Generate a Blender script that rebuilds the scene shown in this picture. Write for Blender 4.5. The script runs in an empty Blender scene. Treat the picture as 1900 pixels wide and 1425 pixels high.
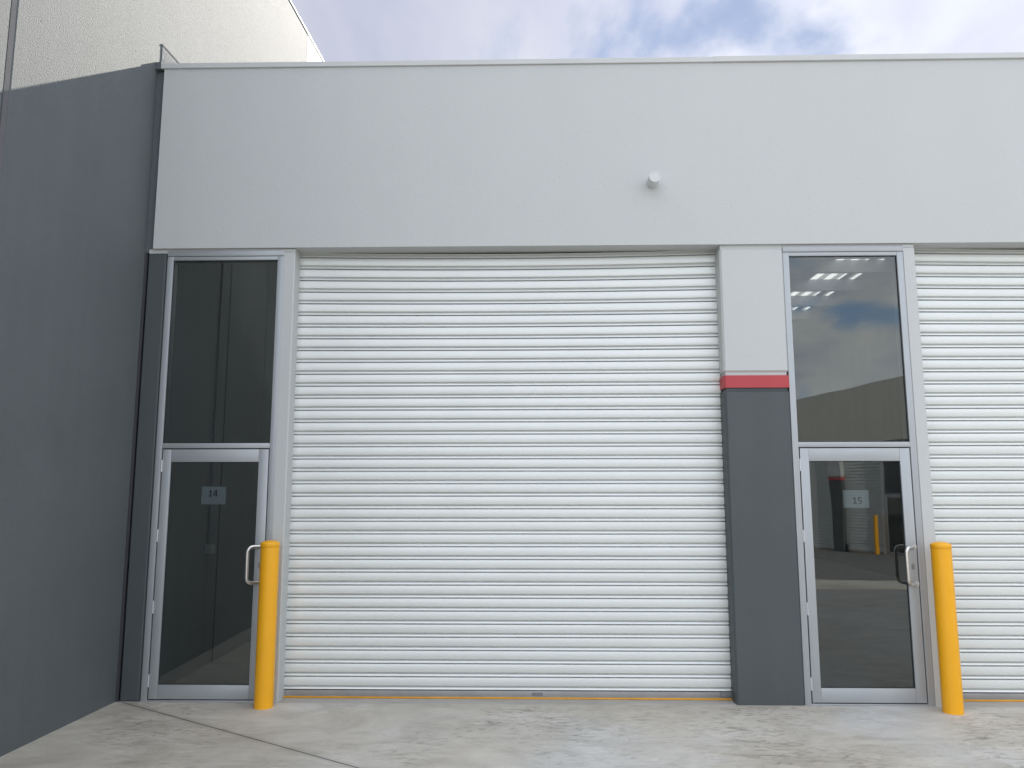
import bpy, bmesh, math, random
from mathutils import Vector, Matrix
random.seed(7)
S = bpy.context.scene
COL = S.collection
R = math.radians

# ------------------------------------------------------------------ camera
cam_d = bpy.data.cameras.new('camera'); cam = bpy.data.objects.new('camera', cam_d); COL.objects.link(cam)
yaw, pit, rol = -0.0221130, 0.1364851, -0.00066
fw = Vector((math.sin(yaw)*math.cos(pit), math.cos(yaw)*math.cos(pit), math.sin(pit)))
rt = Vector((math.cos(yaw), -math.sin(yaw), 0)); up = rt.cross(fw)
rt2 = rt*math.cos(rol)+up*math.sin(rol); up2 = -rt*math.sin(rol)+up*math.cos(rol)
M = Matrix((rt2, up2, -fw)).transposed().to_4x4(); M.translation = (0, -6.628, 1.75)
cam.matrix_world = M
cam_d.sensor_fit = 'HORIZONTAL'; cam_d.sensor_width = 36; cam_d.lens = 1427/1900*36
cam_d.clip_start = .05; cam_d.clip_end = 3000
S.camera = cam

# ------------------------------------------------------------------ sun + sky
AZ = R(15)                                   # sun behind the facade, a little to the right
TANP = .695                                  # slope of the shadow edge on the side wall
sd = Vector((math.tan(AZ), 1, TANP)).normalized()
SUN_EL = math.asin(sd.z)
sun_d = bpy.data.lights.new('sun', 'SUN'); sun_d.energy = 4.6; sun_d.angle = R(.53); sun_d.color = (1, .94, .85)
sun = bpy.data.objects.new('sun', sun_d); COL.objects.link(sun)
sun.rotation_euler = sd.to_track_quat('Z', 'Y').to_euler(); sun.location = (5, 30, 30)

W = bpy.data.worlds.new('World'); S.world = W; W.use_nodes = True
nt = W.node_tree; nt.nodes.clear(); N = nt.nodes.new; L = nt.links.new
out = N('ShaderNodeOutputWorld'); bg = N('ShaderNodeBackground'); bg.inputs[1].default_value = .1
sky = N('ShaderNodeTexSky'); sky.sky_type = 'NISHITA'; sky.sun_disc = False
sky.sun_elevation = SUN_EL; sky.sun_rotation = AZ
tc = N('ShaderNodeTexCoord'); sep = N('ShaderNodeSeparateXYZ'); L(tc.outputs['Generated'], sep.inputs[0])
def mth(op, a, b=None, c=None, tree=nt, clamp=False):
    n = tree.nodes.new('ShaderNodeMath'); n.operation = op; n.use_clamp = clamp
    for i, v in enumerate((a, b, c)):
        if v is None: continue
        if isinstance(v, (int, float)): n.inputs[i].default_value = v
        else: tree.links.new(v, n.inputs[i])
    return n.outputs[0]
zz = mth('ADD', mth('MAXIMUM', sep.outputs[2], 0), .16)
cmb = N('ShaderNodeCombineXYZ'); L(mth('DIVIDE', sep.outputs[0], zz), cmb.inputs[0]); L(mth('DIVIDE', sep.outputs[1], zz), cmb.inputs[1])
n1 = N('ShaderNodeTexNoise'); n1.inputs['Scale'].default_value = 2.3; n1.inputs['Detail'].default_value = 9; n1.inputs['Roughness'].default_value = .52; n1.inputs['Distortion'].default_value = .35
mp = N('ShaderNodeMapping'); mp.inputs['Location'].default_value = (18.78, 7.62, 0); mp.inputs['Rotation'].default_value = (0, 0, R(-35)); mp.inputs['Scale'].default_value = (1.0, .62, 1)
L(cmb.outputs[0], mp.inputs[0]); L(mp.outputs[0], n1.inputs['Vector'])
r1 = N('ShaderNodeValToRGB'); r1.color_ramp.elements[0].position = .36; r1.color_ramp.elements[1].position = .50
r1.color_ramp.interpolation = 'EASE'; L(n1.outputs[0], r1.inputs[0])
n2 = N('ShaderNodeTexNoise'); n2.inputs['Scale'].default_value = 3.6; n2.inputs['Detail'].default_value = 6; n2.inputs['Roughness'].default_value = .5; n2.inputs['Distortion'].default_value = .5
L(mp.outputs[0], n2.inputs['Vector'])
r2 = N('ShaderNodeValToRGB'); r2.color_ramp.elements[0].position = .30; r2.color_ramp.elements[1].position = .68
r2.color_ramp.elements[0].color = (3.55, 3.75, 4.85, 1); r2.color_ramp.elements[1].color = (4.95, 5.1, 5.6, 1)
L(n2.outputs[0], r2.inputs[0])
dot = N('ShaderNodeVectorMath'); dot.operation = 'DOT_PRODUCT'; L(tc.outputs['Generated'], dot.inputs[0])
dot.inputs[1].default_value = Vector((.40, .80, .45)).normalized()
glow = mth('ADD', mth('MULTIPLY', mth('POWER', mth('MAXIMUM', dot.outputs['Value'], 0), 10), .38), .92)
# added fill: sky overhead and behind the camera boosted, in-view sky kept dimmer
back = N('ShaderNodeMapRange'); back.interpolation_type = 'SMOOTHSTEP'; back.inputs['From Min'].default_value = -.02; back.inputs['From Max'].default_value = .75
back.inputs['To Min'].default_value = 1; back.inputs['To Max'].default_value = 2.7
L(mth('SUBTRACT', mth('MULTIPLY', sep.outputs[2], .9), mth('MULTIPLY', sep.outputs[1], .8)), back.inputs['Value'])
cl = N('ShaderNodeVectorMath'); cl.operation = 'SCALE'; L(r2.outputs[0], cl.inputs[0]); L(glow, cl.inputs['Scale'])
warm = N('ShaderNodeMixRGB'); warm.inputs[1].default_value = (1, 1, 1, 1); warm.inputs[2].default_value = (1.04, 1.015, .90, 1)
L(mth('SUBTRACT', back.outputs[0], 1, clamp=True), warm.inputs[0])
blue = N('ShaderNodeVectorMath'); blue.operation = 'MULTIPLY_ADD'; L(sky.outputs[0], blue.inputs[0])
blue.inputs[1].default_value = (.40, .40, .44); blue.inputs[2].default_value = (.9, 1.3, 2.3)
cap = N('ShaderNodeVectorMath'); cap.operation = 'MINIMUM'; L(blue.outputs[0], cap.inputs[0]); cap.inputs[1].default_value = (2.8, 3.45, 5.0)
mx = N('ShaderNodeMixRGB'); L(r1.outputs[0], mx.inputs[0]); L(cap.outputs[0], mx.inputs[1]); L(cl.outputs[0], mx.inputs[2])
fs = N('ShaderNodeVectorMath'); fs.operation = 'SCALE'; L(mx.outputs[0], fs.inputs[0]); L(back.outputs[0], fs.inputs['Scale']); cw = N('ShaderNodeVectorMath'); cw.operation = 'MULTIPLY'; L(fs.outputs[0], cw.inputs[0]); L(warm.outputs[0], cw.inputs[1]); L(cw.outputs[0], bg.inputs[0]); L(bg.outputs[0], out.inputs[0])

S.view_settings.view_transform = 'Standard'; S.view_settings.look = 'None'
S.view_settings.exposure = 0.6; S.view_settings.gamma = 1
S.render.engine = 'CYCLES'
S.cycles.max_bounces = 10; S.cycles.transparent_max_bounces = 16; S.cycles.use_denoising = True; S.cycles.sample_clamp_indirect = 4; S.cycles.caustics_reflective = False; S.cycles.caustics_refractive = False

# ------------------------------------------------------------------ materials
class Mat:
    def __init__(s, name):
        s.m = bpy.data.materials.new(name); s.m.use_nodes = True; s.t = s.m.node_tree
        s.b = s.t.nodes['Principled BSDF']; s.o = s.t.nodes['Material Output']
        s.co = s.t.nodes.new('ShaderNodeTexCoord').outputs['Object']
    def n(s, k): return s.t.nodes.new(k)
    def l(s, a, b): s.t.links.new(a, b)
    def noise(s, scale, detail=4, rough=.5, dist=0, vec=None, sc=None, rot=None):
        v = vec or s.co
        if sc or rot:
            m = s.n('ShaderNodeMapping'); m.inputs['Scale'].default_value = sc or (1, 1, 1)
            if rot: m.inputs['Rotation'].default_value = rot
            s.l(v, m.inputs[0]); v = m.outputs[0]
        n = s.n('ShaderNodeTexNoise'); n.inputs['Scale'].default_value = scale; n.inputs['Detail'].default_value = detail
        n.inputs['Roughness'].default_value = rough; n.inputs['Distortion'].default_value = dist; s.l(v, n.inputs['Vector']); return n.outputs[0]
    def ramp(s, f, stops):
        r = s.n('ShaderNodeValToRGB'); e = r.color_ramp.elements
        while len(e) < len(stops): e.new(.5)
        for q, (p, c) in zip(e, stops): q.position = p; q.color = (*c, 1) if len(c) == 3 else c
        s.l(f, r.inputs[0]); return r.outputs[0]
    def mix(s, f, a, b, mode='MIX'):
        n = s.n('ShaderNodeMixRGB'); n.blend_type = mode
        for i, v in enumerate((f, a, b)):
            if isinstance(v, (int, float)): n.inputs[i].default_value = v
            elif isinstance(v, tuple): n.inputs[i].default_value = (*v, 1)
            else: s.l(v, n.inputs[i])
        return n.outputs[0]
    def mth(s, *a, **k): return mth(*a, tree=s.t, **k)
    def bump(s, h, strength, dist=.002):
        b = s.n('ShaderNodeBump'); b.inputs['Strength'].default_value = strength; b.inputs['Distance'].default_value = dist
        s.l(h, b.inputs['Height']); s.l(b.outputs[0], s.b.inputs['Normal'])
    def set(s, col=None, rough=None, metal=None, spec=None):
        for k, v in (('Base Color', col), ('Roughness', rough), ('Metallic', metal), ('Specular IOR Level', spec)):
            if v is None: continue
            if isinstance(v, tuple): s.b.inputs[k].default_value = (*v, 1)
            elif isinstance(v, (int, float)): s.b.inputs[k].default_value = v
            else: s.l(v, s.b.inputs[k])
        return s

def painted(name, col, var=.05, rough=.6, bs=.25, scale=140, blot=1.2, spec=.5, bdist=.002):
    m = Mat(name)
    big = m.noise(blot, 5, .6)
    d = tuple(c*(1-var) for c in col); u = tuple(min(1, c*(1+var)) for c in col)
    c = m.ramp(big, [(.3, d), (.7, u)])
    streak = m.noise(1.0, 4, .55, .3, sc=(5.5, 5.5, .35))
    c = m.mix(1.0, c, m.ramp(streak, [(.35, (1-var*.8,)*3), (.65, (1, 1, 1))]), 'MULTIPLY')
    m.set(c, rough, spec=spec)
    f = m.noise(scale, 3, .6); pit = m.noise(scale*.35, 2, .5)
    h = m.mth('ADD', f, m.mth('MULTIPLY', m.mth('MINIMUM', m.mth('SUBTRACT', pit, .36), 0), 4))
    m.bump(h, bs, bdist)
    return m.m

WHITE = painted('white_wall_paint', (.565, .582, .572), .010, .6, .6, 58, bdist=.003)
WHITE2 = painted('cream_panel_paint', (.76, .74, .66), .02, .6, .15, 120)
GREY = painted('charcoal_wall_paint', (.077, .091, .094), .06, .55, .6, 62)
SIDE = painted('charcoal_side_wall_paint', (.112, .129, .135), .07, .71, 1.0, 100, spec=.62, bdist=.004)
RED = painted('red_band_paint', (.50, .060, .070), .06, .5, .25, 120)
COPE = painted('coping_steel', (.60, .61, .60), .03, .4, .02, 60)
INWALL = painted('inside_concrete', (.34, .35, .35), .10, .8, .2, 60, blot=.8)
def simple(name, col, rough=.5, metal=0, var=.04, ns=6, bump=0, spec=.5):
    m = Mat(name); f = m.noise(ns, 4, .6)
    m.set(m.ramp(f, [(.3, tuple(c*(1-var) for c in col)), (.7, tuple(min(1, c*(1+var)) for c in col))]), None, metal, spec)
    m.set(rough=m.ramp(m.noise(ns*3, 3), [(.3, (rough*.9,)*3), (.7, (min(1, rough*1.1),)*3)]))
    if bump: m.bump(m.noise(180, 2), bump, .001)
    return m.m
ALU = simple('anodised_aluminium', (.43, .452, .465), .42, .32, .03, 2.5)
SHUT = simple('shutter_steel_paint', (.775, .80, .775), .34, .22, .02, 1.5)
RAIL = simple('shutter_rail_aluminium', (.36, .355, .345), .5, .25, .10, 5)
SEAL = simple('yellow_rubber_seal', (.75, .36, .03), .5, 0, .1, 9)
YEL = simple('yellow_powder_coat', (.95, .45, .010), .38, 0, .03, 3, .05)
STEEL = simple('brushed_stainless', (.74, .72, .69), .30, 1, .02, 8)
LOCKM = simple('lock_cylinder_steel', (.27, .27, .26), .5, .2)
HINGE = simple('hinge_aluminium', (.62, .63, .66), .35, .4)
DARK = simple('dark_gasket', (.02, .022, .025), .6)
JOINT = simple('joint_sealant', (.05, .052, .058), .7)
JOINT2 = simple('grey_joint_sealant', (.15, .152, .16), .95, spec=.05)
LAMP = simple('white_lamp_metal', (.66, .67, .67), .4)
PAPER = simple('white_paper', (.80, .80, .80), .8, 0, .02)
INK = simple('black_ink', (.01, .01, .012), .7)
ROOF = simple('roof_underside', (.42, .44, .45), .6, .1, .05, 2)
PURL = simple('galvanised_purlin', (.40, .41, .42), .45, .4, .06, 4)
PLATE = simple('grey_label_print', (.20, .20, .21), .6)

def glass_mat():
    m = Mat('tinted_glass'); t = m.t; t.nodes.remove(m.b)
    lw = m.n('ShaderNodeLayerWeight'); lw.inputs[0].default_value = .5
    f = m.mth('ADD', m.mth('MULTIPLY', m.mth('POWER', lw.outputs['Facing'], 5), .95), .085)
    tr = m.n('ShaderNodeBsdfTransparent'); tr.inputs[0].default_value = (.60, .635, .645, 1)
    gl = m.n('ShaderNodeBsdfGlossy'); gl.inputs['Roughness'].default_value = 0.0; gl.inputs[0].default_value = (.96, 1, .99, 1)
    wob = m.noise(1.6, 1); b = m.n('ShaderNodeBump'); b.inputs['Strength'].default_value = .05; b.inputs['Distance'].default_value = .02
    m.l(wob, b.inputs['Height']); m.l(b.outputs[0], gl.inputs['Normal'])
    ms = m.n('ShaderNodeMixShader'); m.l(f, ms.inputs[0]); m.l(tr.outputs[0], ms.inputs[1]); m.l(gl.outputs[0], ms.inputs[2])
    m.l(ms.outputs[0], m.o.inputs[0]); return m.m
GLASS = glass_mat()
def skylight_mat():
    m = Mat('skylight_sheet'); t = m.t; t.nodes.remove(m.b)
    rib = m.n('ShaderNodeTexWave'); rib.wave_type = 'BANDS'; rib.bands_direction = 'X'; rib.inputs['Scale'].default_value = 1.35; m.l(m.co, rib.inputs['Vector'])
    c = m.ramp(rib.outputs[0], [(.35, (.5, .5, .48)), (.6, (.95, .93, .88))])
    a = m.n('ShaderNodeBsdfTranslucent'); m.l(c, a.inputs[0]); m.l(a.outputs[0], m.o.inputs[0]); return m.m
SKYL = skylight_mat()

def concrete():
    m = Mat('slab_concrete')
    tone = m.noise(.55, 5, .55, .6)
    c = m.ramp(tone, [(.30, (.475, .43, .36)), (.48, (.57, .532, .462)), (.70, (.615, .61, .585))])
    # cloudy damp and trowel patches
    p = m.noise(1.7, 7, .62, 1.2, sc=(1, 1.5, 1), rot=(0, 0, R(20)))
    c = m.mix(1.0, c, m.ramp(p, [(.28, (.76, .75, .73)), (.56, (1, 1, 1)), (.74, (1.10, 1.10, 1.10))]), 'MULTIPLY')
    tr = m.noise(4.6, 5, .6, 2.4, sc=(1, 2.6, 1), rot=(0, 0, R(-24)))
    msk = m.ramp(m.noise(.8, 3, .5), [(.42, (0, 0, 0)), (.62, (1, 1, 1))])
    c = m.mix(msk, c, m.mix(1.0, c, m.ramp(tr, [(.33, (.52, .505, .48)), (.50, (1, 1, 1))]), 'MULTIPLY'))
    li = m.noise(7.5, 4, .55, 1.8, sc=(.5, 2.4, 1), rot=(0, 0, R(14)))
    c = m.mix(1.0, c, m.ramp(li, [(.60, (1, 1, 1)), (.74, (1.18, 1.18, 1.19))]), 'MULTIPLY')
    c = m.mix(1.0, c, m.ramp(m.noise(60, 4, .7), [(.3, (.93, .93, .93)), (.7, (1.05, 1.05, 1.05))]), 'MULTIPLY')
    # saw cut joint: line through (-3.368,-.02) with direction (.843,-.537)
    sp = m.n('ShaderNodeSeparateXYZ'); m.l(m.co, sp.inputs[0])
    d = m.mth('ABSOLUTE', m.mth('ADD', m.mth('ADD', m.mth('MULTIPLY', sp.outputs[0], .5405), m.mth('MULTIPLY', sp.outputs[1], .8414)), .5405*3.368+.8414*.02))
    cut = m.mth('LESS_THAN', d, .0055)
    edge = m.ramp(d, [(.0, (.80, .80, .79)), (.05, (1, 1, 1))])
    c = m.mix(1.0, c, edge, 'MULTIPLY')
    c = m.mix(cut, c, (.085, .082, .078))
    m.set(c, m.ramp(p, [(.3, (.55,)*3), (.7, (.75,)*3)]))
    m.bump(m.mth('ADD', m.noise(90, 4, .6), m.mth('MULTIPLY', tr, 1.0)), .18, .003)
    return m.m
CONC = concrete()
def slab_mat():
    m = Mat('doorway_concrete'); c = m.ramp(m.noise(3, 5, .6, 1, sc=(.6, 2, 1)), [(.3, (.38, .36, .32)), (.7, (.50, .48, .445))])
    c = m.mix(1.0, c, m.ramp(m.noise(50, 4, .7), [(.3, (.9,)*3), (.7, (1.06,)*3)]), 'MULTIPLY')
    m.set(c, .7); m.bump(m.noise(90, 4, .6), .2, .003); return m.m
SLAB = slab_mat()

# ------------------------------------------------------------------ mesh helpers
def box(bm, x0, x1, y0, y1, z0, z1, bev=0, seg=2):
    vs = [bm.verts.new((x, y, z)) for z in (z0, z1) for y in (y0, y1) for x in (x0, x1)]
    fs = [bm.faces.new([vs[i] for i in q]) for q in ((0, 2, 3, 1), (4, 5, 7, 6), (0, 1, 5, 4), (2, 6, 7, 3), (0, 4, 6, 2), (1, 3, 7, 5))]
    if bev:
        es = list({e for f in fs for e in f.edges})
        bmesh.ops.bevel(bm, geom=es, offset=bev, segments=seg, profile=.5, affect='EDGES')
def prism(bm, poly, axis, a, b):
    """poly: list of 2-D points; extruded along axis from a to b."""
    def P(p, t): return {'x': (t, p[0], p[1]), 'y': (p[0], t, p[1]), 'z': (p[0], p[1], t)}[axis]
    A = [bm.verts.new(P(p, a)) for p in poly]; B = [bm.verts.new(P(p, b)) for p in poly]; n = len(poly)
    bm.faces.new(A); bm.faces.new(B[::-1])
    for i in range(n): bm.faces.new((A[i], B[i], B[(i+1) % n], A[(i+1) % n]))
def tube(bm, pts, r, seg=16, cap=True):
    rings = []
    pts = [Vector(p) for p in pts]
    ref = Vector((.13, .31, .94))
    for i, p in enumerate(pts):
        t = (pts[min(i+1, len(pts)-1)]-pts[max(i-1, 0)]).normalized()
        u = t.cross(ref).normalized(); v = t.cross(u)
        rings.append([bm.verts.new(p+(u*math.cos(a)+v*math.sin(a))*r) for a in [2*math.pi*k/seg for k in range(seg)]])
    for a, b in zip(rings, rings[1:]):
        for k in range(seg): bm.faces.new((a[k], a[(k+1) % seg], b[(k+1) % seg], b[k]))
    if cap: bm.faces.new(rings[0][::-1]); bm.faces.new(rings[-1])
def lathe(bm, prof, seg=48, axis='z'):
    rings = []
    for r, h in prof:
        if r < 1e-6: rings.append([bm.verts.new((0, 0, h) if axis == 'z' else (0, h, 0))]); continue
        rings.append([bm.verts.new((r*math.cos(a), r*math.sin(a), h) if axis == 'z' else (r*math.cos(a), h, r*math.sin(a))) for a in [2*math.pi*k/seg for k in range(seg)]])
    for a, b in zip(rings, rings[1:]):
        for k in range(seg):
            k2 = (k+1) % seg
            if len(a) == 1 and len(b) == 1: continue
            if len(a) == 1: bm.faces.new((a[0], b[k2], b[k]))
            elif len(b) == 1: bm.faces.new((a[k], a[k2], b[0]))
            else: bm.faces.new((a[k], a[k2], b[k2], b[k]))
def fin(name, bm, mat, parent=None, loc=(0, 0, 0), smooth=None, label=None):
    bmesh.ops.recalc_face_normals(bm, faces=bm.faces)
    me = bpy.data.meshes.new(name); bm.to_mesh(me); bm.free(); me.materials.append(mat)
    if smooth:
        for p in me.polygons: p.use_smooth = True
        me.set_sharp_from_angle(angle=R(smooth))
    o = bpy.data.objects.new(name, me); COL.objects.link(o); o.location = loc
    if parent: o.parent = parent
    if label: o['label'] = label
    return o
def B(name, mat, parent, boxes, bev=.0, loc=(0, 0, 0), label=None):
    bm = bmesh.new()
    for q in boxes: box(bm, *q, bev=bev)
    return fin(name, bm, mat, parent, loc, 40 if bev else None, label)
def empty(name, label, cat, loc=(0, 0, 0), rot=0, group=None):
    o = bpy.data.objects.new(name, None); COL.objects.link(o); o.location = loc; o.rotation_euler = (0, 0, rot); o.empty_display_size = .2
    o['label'] = label; o['category'] = cat
    if group: o['group'] = group
    return o
def tag(o, label, cat, group=None):
    o['label'] = label; o['category'] = cat
    if group: o['group'] = group
    return o
def copy_tree(o, parent, loc=None):
    c = o.copy(); COL.objects.link(c); c.parent = parent
    if loc is not None: c.location = loc
    for ch in list(o.children): copy_tree(ch, c)
    return c
def struct(o): o['kind'] = 'structure'; return o

# ------------------------------------------------------------------ ground
def gz(y): return -.5*max(0, min(1, (-y-5)/16)) if y < -5 else 0.0
bm = bmesh.new()
ys = [400, 0, -5, -8, -11, -14, -17, -21, -30, -400]; xs = [-400, -40, -10, 0, 10, 40, 400]
g = [[bm.verts.new((x, y, gz(y))) for x in xs] for y in ys]
for j in range(len(ys)-1):
    for i in range(len(xs)-1): bm.faces.new((g[j][i], g[j+1][i], g[j+1][i+1], g[j][i+1]))
struct(fin('ground', bm, CONC))
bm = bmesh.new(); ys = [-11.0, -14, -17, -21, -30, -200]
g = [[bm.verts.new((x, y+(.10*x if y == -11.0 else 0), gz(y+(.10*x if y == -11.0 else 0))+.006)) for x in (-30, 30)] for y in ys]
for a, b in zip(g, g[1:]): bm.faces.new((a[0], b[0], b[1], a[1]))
struct(fin('far_yard_shade', bm, simple('far_yard_shade_tone', (.16, .16, .155), .8, 0, .15, 3, .2)))  # shade on the far yard, put in as a darker sheet over the slab

# ------------------------------------------------------------------ building parts (facade plane y = 0, outside is -y)
ZP, ZT = 3.90, 5.625           # parapet bottom, underside of its coping
def mk_glazing(parent, loc=(0, 0, 0)):
    """window frame above and glazed door below, 1.053 wide; local x from 0"""
    w = 1.053; y0, y1 = .010, .115
    win = B('window', ALU, parent, [(0, .052, y0, y1, 0, 3.830), (w-.056, w, y0, y1, 0, 3.830),
        (.052, w-.056, y0+.001, y1, 2.108, 2.152), (0, w, y0-.004, y1, 3.833, 3.886), (.052, w-.056, y0+.002, y1, 3.796, 3.830)], .0025, loc)
    bm = bmesh.new(); box(bm, .046, w-.05, .030, .037, 2.148, 3.800); fin('pane', bm, GLASS, win)
    bd = []
    for a in ((.052, .0575, .024, .030, 2.152, 3.796), (w-.0615, w-.056, .024, .030, 2.152, 3.796), (.052, w-.056, .0241, .0301, 2.152, 2.157), (.052, w-.056, .0241, .0301, 3.791, 3.796)): bd.append(a)
    B('gasket', DARK, win, bd)
    B('door_stop', DARK, win, [(.052, w-.056, .060, .110, 2.085, 2.108), (.0525, .064, .0601, .1101, 0, 2.085), (w-.068, w-.0565, .0601, .1101, 0, 2.085)])
    B('sill', ALU, win, [(.052, w-.056, .012, .110, .0005, .012)], .002)
    # door leaf
    x0, x1 = .0625, w-.0645
    f = .013
    leaf = B('door', ALU, parent, [(x0, x0+.073, f, f+.045, .022, 2.099), (x1-.084, x1, f, f+.045, .022, 2.099),
        (x0+.0735, x1-.0845, f+.0006, f+.045, 1.990, 2.099), (x0+.0735, x1-.0845, f+.0006, f+.045, .022, .135)], .0022, loc)
    bm = bmesh.new(); box(bm, x0+.068, x1-.079, .032, .039, .130, 1.995); fin('pane', bm, GLASS, leaf)
    a, b = x0+.073, x1-.084
    B('gasket', DARK, leaf, [(a, a+.005, .026, .0319, .135, 1.99), (b-.005, b, .026, .0319, .135, 1.99), (a, b, .0262, .0318, .135, .140), (a, b, .0262, .0318, 1.985, 1.99)])
    for z in (1.957, 1.362, .767, .169):
        bm = bmesh.new(); tube(bm, [(x0-.004, f-.003, z-.052), (x0-.004, f-.003, z+.052)], .0065, 12)
        box(bm, x0-.013, x0-.004, f-.004, f+.0005, z-.05, z+.05)
        fin('hinge', bm, HINGE, leaf, smooth=40)
    # cranked pull handle on the right stile
    mx_, bx, hz0, hz1, st = x1-.022, x1-.118, .972, 1.272, -.062
    pts = []
    def arc(c, u, v, r, n=7): return [Vector(c)+Vector(u)*(r*math.cos(k/n*math.pi/2))+Vector(v)*(r*math.sin(k/n*math.pi/2)) for k in range(n+1)]
    out_dir = Vector((bx-mx_, st-f, 0)); ln = out_dir.length; od = out_dir/ln; rr = .045
    top0 = Vector((mx_, f, hz1)); bot0 = Vector((mx_, f, hz0))
    c1 = top0+od*(ln-rr)+Vector((0, 0, -rr)); c2 = bot0+od*(ln-rr)+Vector((0, 0, rr))
    pts = [top0]+arc(c1, (0, 0, 1), od, rr)+arc(c2, od, (0, 0, -1), rr)+[bot0]
    bm = bmesh.new(); tube(bm, pts, .0158, 20)
    for z in (hz0, hz1):
        tube(bm, [(mx_+.004, f-.0005, z), (mx_+.0035, f-.004, z)], .02, 18)
    fin('handle', bm, STEEL, leaf, smooth=50)
    bm = bmesh.new()
    n = 20; ov = [(x1-.038+.0125*math.cos(t)*(1 if abs(math.sin(t)) < .7 else 1), 1.112+.026*math.sin(t)) for t in [2*math.pi*k/n for k in range(n)]]
    prism(bm, ov, 'y', f-.006, f+.001)
    prism(bm, [(x1-.038+.006*math.cos(t), 1.118+.006*math.sin(t)) for t in [2*math.pi*k/12 for k in range(12)]], 'y', f-.010, f-.0055)
    fin('lock', bm, LOCKM, leaf, smooth=40)
    return win, leaf
def mk_jamb(parent, x, z1=3.884):
    bm = bmesh.new(); c = .008
    prism(bm, [(x, .006), (x+.101-c, .006), (x+.101, .006+c), (x+.101, .24), (x, .24)], 'z', 0, z1-.02)
    prism(bm, [(x, .009), (x+.101-c, .009), (x+.101, .009+c), (x+.101, .24), (x, .24)], 'z', z1-.016, z1+.012)
    return fin('door_jamb', bm, WHITE, parent)
def blockc(bm, x0, x1, y0, y1, z0, z1, c, top=True, bot=True):
    """block with chamfered front vertical edges and top/bottom front edges"""
    def ring(z, i): return [bm.verts.new(p) for p in ((x0+i, y0+c, z), (x0+c, y0+i, z), (x1-c, y0+i, z), (x1-i, y0+c, z), (x1-i, y1, z), (x0+i, y1, z))]
    zs = [(z0, c if bot else 0)]+([(z0+c, 0)] if bot else [])+([(z1-c, 0)] if top else [])+[(z1, c if top else 0)]
    rs = []
    for z, i in zs:
        rs.append([bm.verts.new(p) for p in ((x0+i, y0+c, z), (x0+c, y0+i, z), (x1-c, y0+i, z), (x1-i, y0+c, z), (x1-i, y1, z), (x0+i, y1, z))])
    bm.faces.new(rs[0]); bm.faces.new(rs[-1][::-1])
    for a, b in zip(rs, rs[1:]):
        for k in range(6): bm.faces.new((a[k], b[k], b[(k+1) % 6], a[(k+1) % 6]))
def mk_pillar(parent, x0, x1, base_h=2.603):
    c = .016; y0, y1 = .002, .25
    bm = bmesh.new(); blockc(bm, x0, x1, y0, y1, 2.757, 3.868, c); box(bm, x0+.017, x1-.017, y0+.0155, y1, 2.729, 2.757)
    p = fin('pillar', bm, WHITE, parent)
    bm = bmesh.new(); blockc(bm, x0, x1, y0-.002, y1, 2.622, 2.729, .010, False, False)
    fin('band', bm, RED, p, label='red painted band of the pillar')
    bm = bmesh.new(); blockc(bm, x0, x1, y0, y1, 0, base_h-.006, c, True, False); box(bm, x0+.017, x1-.017, y0+.0155, y1, base_h-.006, 2.622)
    fin('base', bm, GREY, p, label='charcoal painted lower block of the pillar')
    return p
def mk_shutter(parent, x0, x1, nslat=36, plate=True, seed=1, top=3.861):
    rnd = random.Random(seed); pitch = .1085; z0 = .063; yb = .165
    prof = [(.0, .030), (.010, .008), (.035, .0018), (.09, .0002), (.34, -.0006), (.60, 0), (.628, .0010), (.642, .004), (.668, .0185), (.745, .0235), (.760, .0125), (.785, .0062), (.815, .0034), (.89, .0005), (.915, .0004), (.928, .004), (.936, .030)]
    bm = bmesh.new(); nx = 14; rows = []
    def sag(u, z): return -.022*(1-(2*u-1)**2)*max(0, (z-2.2)/1.66)**2
    for k in range(nslat, -1, -1):
        ztop = z0+pitch*k; tl = rnd.uniform(-1, 1)*.0012; of = rnd.uniform(-.0008, .0008); tw = rnd.uniform(-.0008, .0008)
        if k == nslat: pr = [(t, y) for t, y in prof if t >= .6]
        else: pr = prof
        if k == 0: break
        for t, y in pr:
            z = ztop-t*pitch
            face = 1 if .02 <= t <= .65 else 0
            row = []
            for i in range(nx+1):
                u = i/nx
                row.append(bm.verts.new((x0+(x1-x0)*u, yb+y+face*(of+tl*(t-.33)*1.5+tw*(u-.5)), z+sag(u, z))))
            rows.append(row)
    for a, b in zip(rows, rows[1:]):
        for i in range(nx): bm.faces.new((a[i], b[i], b[i+1], a[i+1]))
    o = fin('roller_door', bm, SHUT, parent, smooth=24)
    B('bottom_rail', RAIL, o, [(x0, x1, yb+.004, yb+.032, .019, .0625), (x0, x1, yb-.004, yb+.036, .0150, .020), (x0+.002, x0+.05, yb-.001, yb+.004, .016, .06)], .0012)
    B('weather_seal', SEAL, o, [(x0+.002, x1-.002, yb-.014, yb+.034, .001, .0145)], .003, label='yellow rubber strip along the foot of the roller door')
    if plate: B('rail_label', PLATE, o, [((x0+x1)/2+.215, (x0+x1)/2+.305, yb+.0025, yb+.0042, .020, .050)])
    B('lock_box', PLATE, o, [(x1-.10, x1-.002, yb-.008, yb+.004, .022, .058)], .002)
    return o
def mk_parapet(parent, x0, x1, za=ZT, zb=ZT):
    bm = bmesh.new(); prism(bm, [(x0, ZP), (x1, ZP), (x1, zb), (x0, za)], 'y', -.014, .19)
    return fin('parapet', bm, WHITE, parent)
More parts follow.
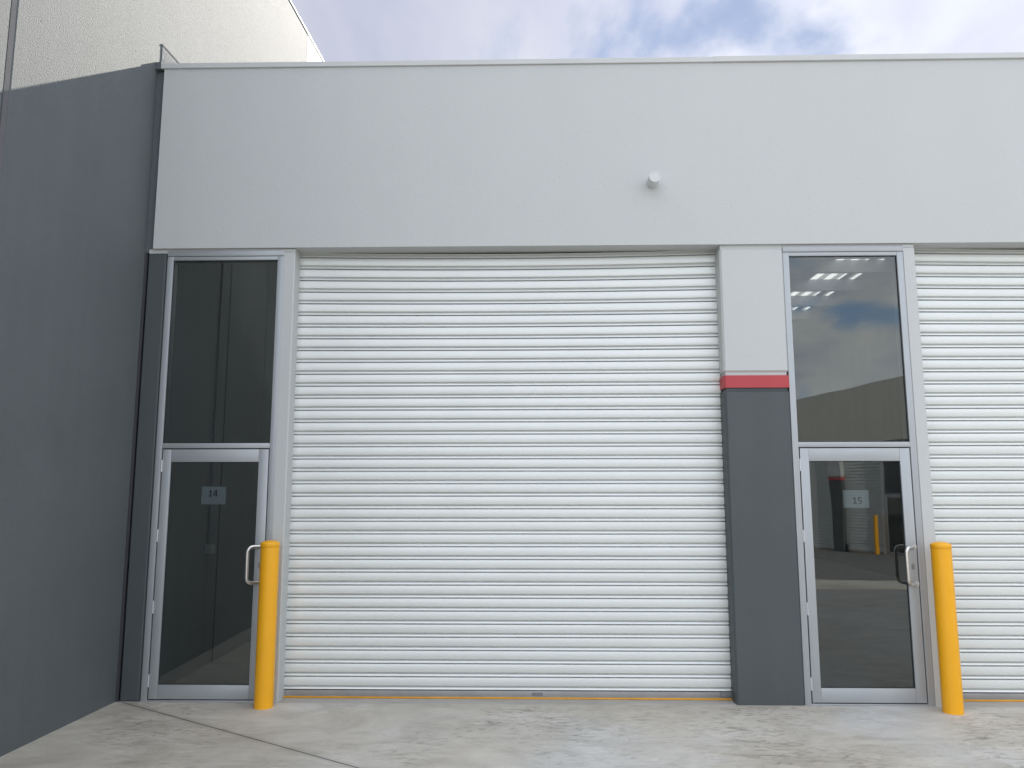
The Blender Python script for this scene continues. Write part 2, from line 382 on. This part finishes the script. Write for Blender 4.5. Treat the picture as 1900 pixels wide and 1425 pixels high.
def mk_coping(parent, x0, x1, za, zb, lift=0):
    bm = bmesh.new()
    def sec(x, z): return [bm.verts.new((x, y, z+h)) for y, h in ((-.026-lift, -.004), (-.030-lift, .0), (-.030-lift, .044+lift), (-.022, .050+lift), (.22, .062+lift), (.22, -.004), (.19, -.004), (.19, .002), (-.0145, .002), (-.0145, -.004))]
    a = sec(x0, za); b = sec(x1, zb); n = len(a)
    for k in range(n): bm.faces.new((a[k], b[k], b[(k+1) % n], a[(k+1) % n]))
    bm.faces.new(a); bm.faces.new(b[::-1])
    return fin('coping', bm, COPE, parent)

# ---- the row of units in front of the camera
row = empty('warehouse_building', 'white warehouse row with ribbed roller doors, glazed doors and a red banded charcoal pillar', 'building')
mk_parapet(row, -3.376, 14.5)
mk_coping(row, -3.402, 1.71, ZT+.004, ZT); mk_coping(row, 1.70, 8.5, ZT, ZT-.003, .004); mk_coping(row, 8.49, 14.5, ZT-.003, ZT-.003)
win0, leaf0 = mk_glazing(row, (-3.247, 0, 0))
def dup_glazing(x):
    return copy_tree(win0, row, (x, 0, 0)), copy_tree(leaf0, row, (x, 0, 0))
dup_glazing(2.251); dup_glazing(7.749)
XJ = (-2.194, 3.304, 8.802)
for x in XJ: mk_jamb(row, x)
mk_pillar(row, 1.692, 2.251); mk_pillar(row, 7.19, 7.749)
mk_shutter(row, -2.095, 1.70, seed=3); mk_shutter(row, 3.40, 7.20, seed=8); mk_shutter(row, 8.90, 12.70, seed=9)
mk_pillar(row, 12.69, 14.5)
for a, b in ((-3.42, -2.194), (1.70, 3.304), (7.195, 8.802)): B('head_filler', WHITE, row, [(a, b, .013, .19, 3.862, 3.8995)])
# corner pier between side wall and first glazing
bm = bmesh.new(); blockc(bm, -3.425, -3.262, .012, .25, 0, 3.872, .010); box(bm, -3.262, -3.2475, .03, .2, 0, 3.872); fin('corner_pier', bm, GREY, row, label='narrow charcoal pier in the corner beside the first door')
# inside: walls, roof, skylight sheets, purlins
B('partition_wall', INWALL, row, [(1.86, 2.02, .26, 16, .004, 5.38)]); B('partition_wall', INWALL, row, [(7.36, 7.52, .26, 16, .004, 5.38)])
B('end_wall', INWALL, row, [(14.3, 14.5, .26, 16, 0, 5.38)]); B('back_wall', INWALL, row, [(-3.4, 14.5, 16.001, 16.2, 0, 5.6)])
ew = B('end_wall', INWALL, row, [(-3.40, -3.26, .26, 16, 0.004, 5.38)])
for y, w in ((1.5, .016), (2.66, .006), (6.5, .016)): B('joint_sealant', JOINT, ew, [(-3.2599, -3.2575, y-w, y+w, .01, 5.37)])
bm = bmesh.new(); tube(bm, [(-3.245, 1.24, 1.20), (-3.245, 1.24, 5.3)], .0125, 10); fin('conduit', bm, PURL, ew, smooth=40)
B('power_outlet', LAMP, row, [(-3.2599, -3.205, 1.18, 1.31, 1.11, 1.20)], .004)
SKX = [(-2.2, -.6), (4.92, 5.46), (5.58, 5.71), (10.4, 11.2)]; xs = [-3.4]+[v for s in SKX for v in s]+[14.5]  # first strip is an unseen opening added to brighten the left unit inside
roof = B('roof', ROOF, row, [(xs[i], xs[i+1], .191, 16.2, 5.40, 5.43) for i in range(0, len(xs), 2)])
for a, b in SKX: B('skylight', SKYL, roof, [(a+.001, b-.001, .4, 16, 5.405, 5.409)], label='translucent roof sheet letting daylight in')
y = .86-1.147
for k in range(14):
    y += 1.147
    bm = bmesh.new()
    prism(bm, [(y, 5.398), (y+.07, 5.398), (y+.07, 5.394), (y+.004, 5.394), (y+.004, 5.20), (y+.07, 5.20), (y+.07, 5.196), (y, 5.196)], 'x', -3.2, 14.2); fin('purlin', bm, PURL, roof)

struct(B('floor', SLAB, None, [(-3.42, 14.5, .0, 16, -.05, .0006)]))

# ------------------------------------------------------------------ tall side wall on the left
sw = empty('side_warehouse', 'tall charcoal precast warehouse wall running along the left, its top in sunlight', 'building', (-3.4555, 0, 0), R(-2.2))
# local: wall face at x=0, building on -x; local y along the wall
def panel(y0, y1, z0, z1, mat, name='wall_panel', label=None):
    bm = bmesh.new(); c = .012
    prism(bm, [(0, y0+c), (0, y1-c), (-c, y1), (-.18, y1), (-.18, y0), (-c, y0)], 'z', z0, z1)
    return fin(name, bm, mat, sw, label=label)
panel(-1.795, 4.02, 0, 8.53, SIDE); panel(-4.7, -1.845, 0, 8.53, SIDE)
panel(4.03, 24, 0, 8.53, WHITE2, label='cream panel beyond the charcoal panels')
B('joint_sealant', JOINT2, sw, [(-.16, -.003, -1.8445, -1.7955, 0, 8.52)])
B('coping', COPE, sw, [(-.22, .010, -4.7, 24, 8.53, 8.56)], .004)
fl = B('flashing', SIDE, sw, [(.001, .007, .06, 16, 5.45, 5.905)], .002)
B('sealant_bead', JOINT2, fl, [(.001, .009, .052, 16, 5.905, 5.920)])
B('corner_sealant', JOINT, sw, [(.0005, .022, .004, .018, 0, 3.87)])
B('corner_filler', SIDE, row, [(-3.47, -3.377, .02, .19, 3.873, 5.62), (-3.462, -3.403, -.030, .2, 5.6205, 5.688)])
B('rear_wall', WHITE2, sw, [(-16, -.18, 23.8, 24, 0, 8.53)]); B('front_wall', SIDE, sw, [(-16, -.18, -4.7, -4.5, 0, 8.53)]); B('roof', ROOF, sw, [(-16, -.181, -4.49, 23.79, 8.2, 8.25)])

# ------------------------------------------------------------------ opposite warehouse (seen only in the glass)
OX, OY = 11.41, -21.96
op = empty('warehouse_building', 'cream warehouse row across the yard, mirrored in the right-hand glass door', 'building', (OX, OY, -.5), 0)
# local +x runs along the facade seen from the yard (to the viewer's right), local -y is outside
dirx = Vector((-.447, -.894, 0)); ang = math.atan2(dirx.y, dirx.x)
op.rotation_euler = (0, 0, ang)
# outside normal must be (-.894,.447): for rotation ang, local -y -> check
nrm = Vector((math.sin(ang), -math.cos(ang), 0))
if nrm.dot(Vector((-.894, .447, 0))) < 0: op.rotation_euler = (0, 0, ang+math.pi); FL = -1
else: FL = 1
bm = bmesh.new(); prism(bm, [(-9, ZP), (10, ZP), (10, 5.2 if FL > 0 else 6.3), (-9, 6.5 if FL > 0 else 5.2)], 'y', -.014, .19); fin('parapet', bm, WHITE2, op)
def opp(x0, x1): return (x0, x1) if FL > 0 else (-x1, -x0)
mk_pillar(op, *opp(0, .56)); mk_shutter(op, *opp(.56, 4.4), seed=21, plate=False); mk_shutter(op, *opp(-1.70, 0), seed=22, plate=False)
for s in (-2.81, -3.92):
    a, b = opp(s, s+1.053); copy_tree(win0, op, (a, 0, 0)); copy_tree(leaf0, op, (a, 0, 0))
mk_jamb(op, opp(-1.755, -1.654)[0]); mk_pillar(op, *opp(-4.5, -3.93)); mk_shutter(op, *opp(-8.3, -4.5), seed=23, plate=False); mk_pillar(op, *opp(4.4, 5)); mk_shutter(op, *opp(5, 8.8), seed=24, plate=False)
B('rear_wall', WHITE2, op, [(-9, 10, 12, 12.2, 0, 5.2)]); B('end_wall', WHITE2, op, [(-9, -8.8, .2, 12, 0, 5.2)]); B('end_wall', WHITE2, op, [(9.8, 10, .2, 12, 0, 5.2)]); B('roof', ROOF, op, [(-8.8, 9.8, .2, 12, 4.9, 4.95)])

# ------------------------------------------------------------------ bollards
def mk_bollard(x, y, h, label, z=0):
    b = empty('bollard', label, 'bollard', (x, y, z), 0, 'yellow bollards beside the entrance doors')
    bm = bmesh.new(); lathe(bm, [(0, .0), (.0765, 0), (.0765, h-.034), (.070, h-.033), (0, h-.033)]); fin('post', bm, YEL, b, smooth=40)
    bm = bmesh.new(); lathe(bm, [(0, h-.0325), (.0775, h-.0325), (.0785, h-.031), (.0785, h-.006), (.077, h-.001), (.072, h+.004), (.05, h+.013), (.025, h+.018), (0, h+.0195)]); fin('cap', bm, YEL, b, smooth=40)
    return b
mk_bollard(-2.166, -.125, 1.313, 'yellow bollard in front of the door numbered 14, beside the wide roller door')
mk_bollard(3.350, -.165, 1.308, 'yellow bollard at the right edge, beside the door numbered 15')
for s in (-1.55, -3.35):
    a, _ = opp(s, s); p = op.matrix_basis @ Vector((a, -.2, 0))
    mk_bollard(p.x, p.y, 1.31, 'yellow bollard across the yard, nearer the pillar' if s > -2 else 'yellow bollard across the yard, between the two glass doors', -.5)

# ------------------------------------------------------------------ wall light
bm = bmesh.new(); lathe(bm, [(0, 0), (.046, 0), (.046, -.003), (.0515, -.004), (.0515, -.120), (.050, -.1215), (.050, -.1235), (.0525, -.125), (.0525, -.143), (.051, -.1455), (.046, -.146), (.0455, -.144), (0, -.144)], 40, 'y')
tag(fin('wall_light', bm, LAMP, None, (1.114, -.014, 4.475), 40), 'small white cylinder light sticking out of the white parapet wall', 'wall light')

# ------------------------------------------------------------------ paper numbers behind the door glass
def digit(bm, ch, x, z, h, y):
    t = .17*h; w = .52*h
    def q(pts): prism(bm, [(x+a*1.16, z+b) for a, b in pts], 'y', y-.0008, y)
    if ch == '1':
        q([(.22*h, 0), (.22*h+t, 0), (.22*h+t, h), (.22*h+.02*h, h), (.22*h, .97*h)]); q([(.03*h, .80*h), (.22*h, .97*h-.001), (.22*h, .79*h), (.08*h, .70*h)])
        q([(.05*h, 0), (.2195*h, 0), (.2195*h, .13*h), (.05*h, .13*h)]); q([(.2205*h+t, 0), (.56*h, 0), (.56*h, .13*h), (.2205*h+t, .13*h)])
    if ch == '4':
        q([(.34*h, 0), (.34*h+t, 0), (.34*h+t, h), (.34*h, h)]); q([(0, .20*h), (.339*h, .20*h), (.339*h, .34*h), (0, .34*h)])
        q([(0, .341*h), (.16*h, .341*h), (.339*h, .72*h), (.339*h, h), (.30*h, h)]); q([(.341*h+t, .2*h), (.60*h, .2*h), (.60*h, .34*h), (.341*h+t, .34*h)])
    if ch == '5':
        q([(.08*h, .86*h), (.52*h, .86*h), (.52*h, h), (.08*h, h)]); q([(.08*h, .48*h), (.08*h+.8*t, .53*h), (.08*h+.8*t, .859*h), (.08*h, .859*h)])
        o = []; i_ = []
        for k in range(13):
            a = R(118-k*228/12); o.append((.26*h+.31*h*math.cos(a), .31*h+.31*h*math.sin(a))); i_.append((.26*h+.165*h*math.cos(a), .31*h+.175*h*math.sin(a)))
        for k in range(12): q([o[k], o[k+1], i_[k+1], i_[k]])
def mk_paper(x0, x1, z0, z1, txt, h, cx, cz, label, rot=0):
    bm = bmesh.new(); box(bm, -(x1-x0)/2, (x1-x0)/2, 0, .0006, -(z1-z0)/2, (z1-z0)/2)
    p = fin('paper_sign', bm, PAPER, None, ((x0+x1)/2, .0405, (z0+z1)/2)); p.rotation_euler = (0, rot, 0)
    bm = bmesh.new(); x = cx-.70*h
    for ch in txt: digit(bm, ch, x, cz-h/2, h, -.0004); x += .76*h
    fin('number', bm, INK, p)
    return tag(p, label, 'sign')
mk_paper(-2.837, -2.625, 1.626, 1.777, '14', .055, -.008, .018, 'white paper with the number 14 stuck behind the left glass door', R(.6))
mk_paper(2.668, 2.883, 1.596, 1.744, '15', .055, .008, -.014, 'white paper with the number 15 stuck behind the right glass door', R(.3))
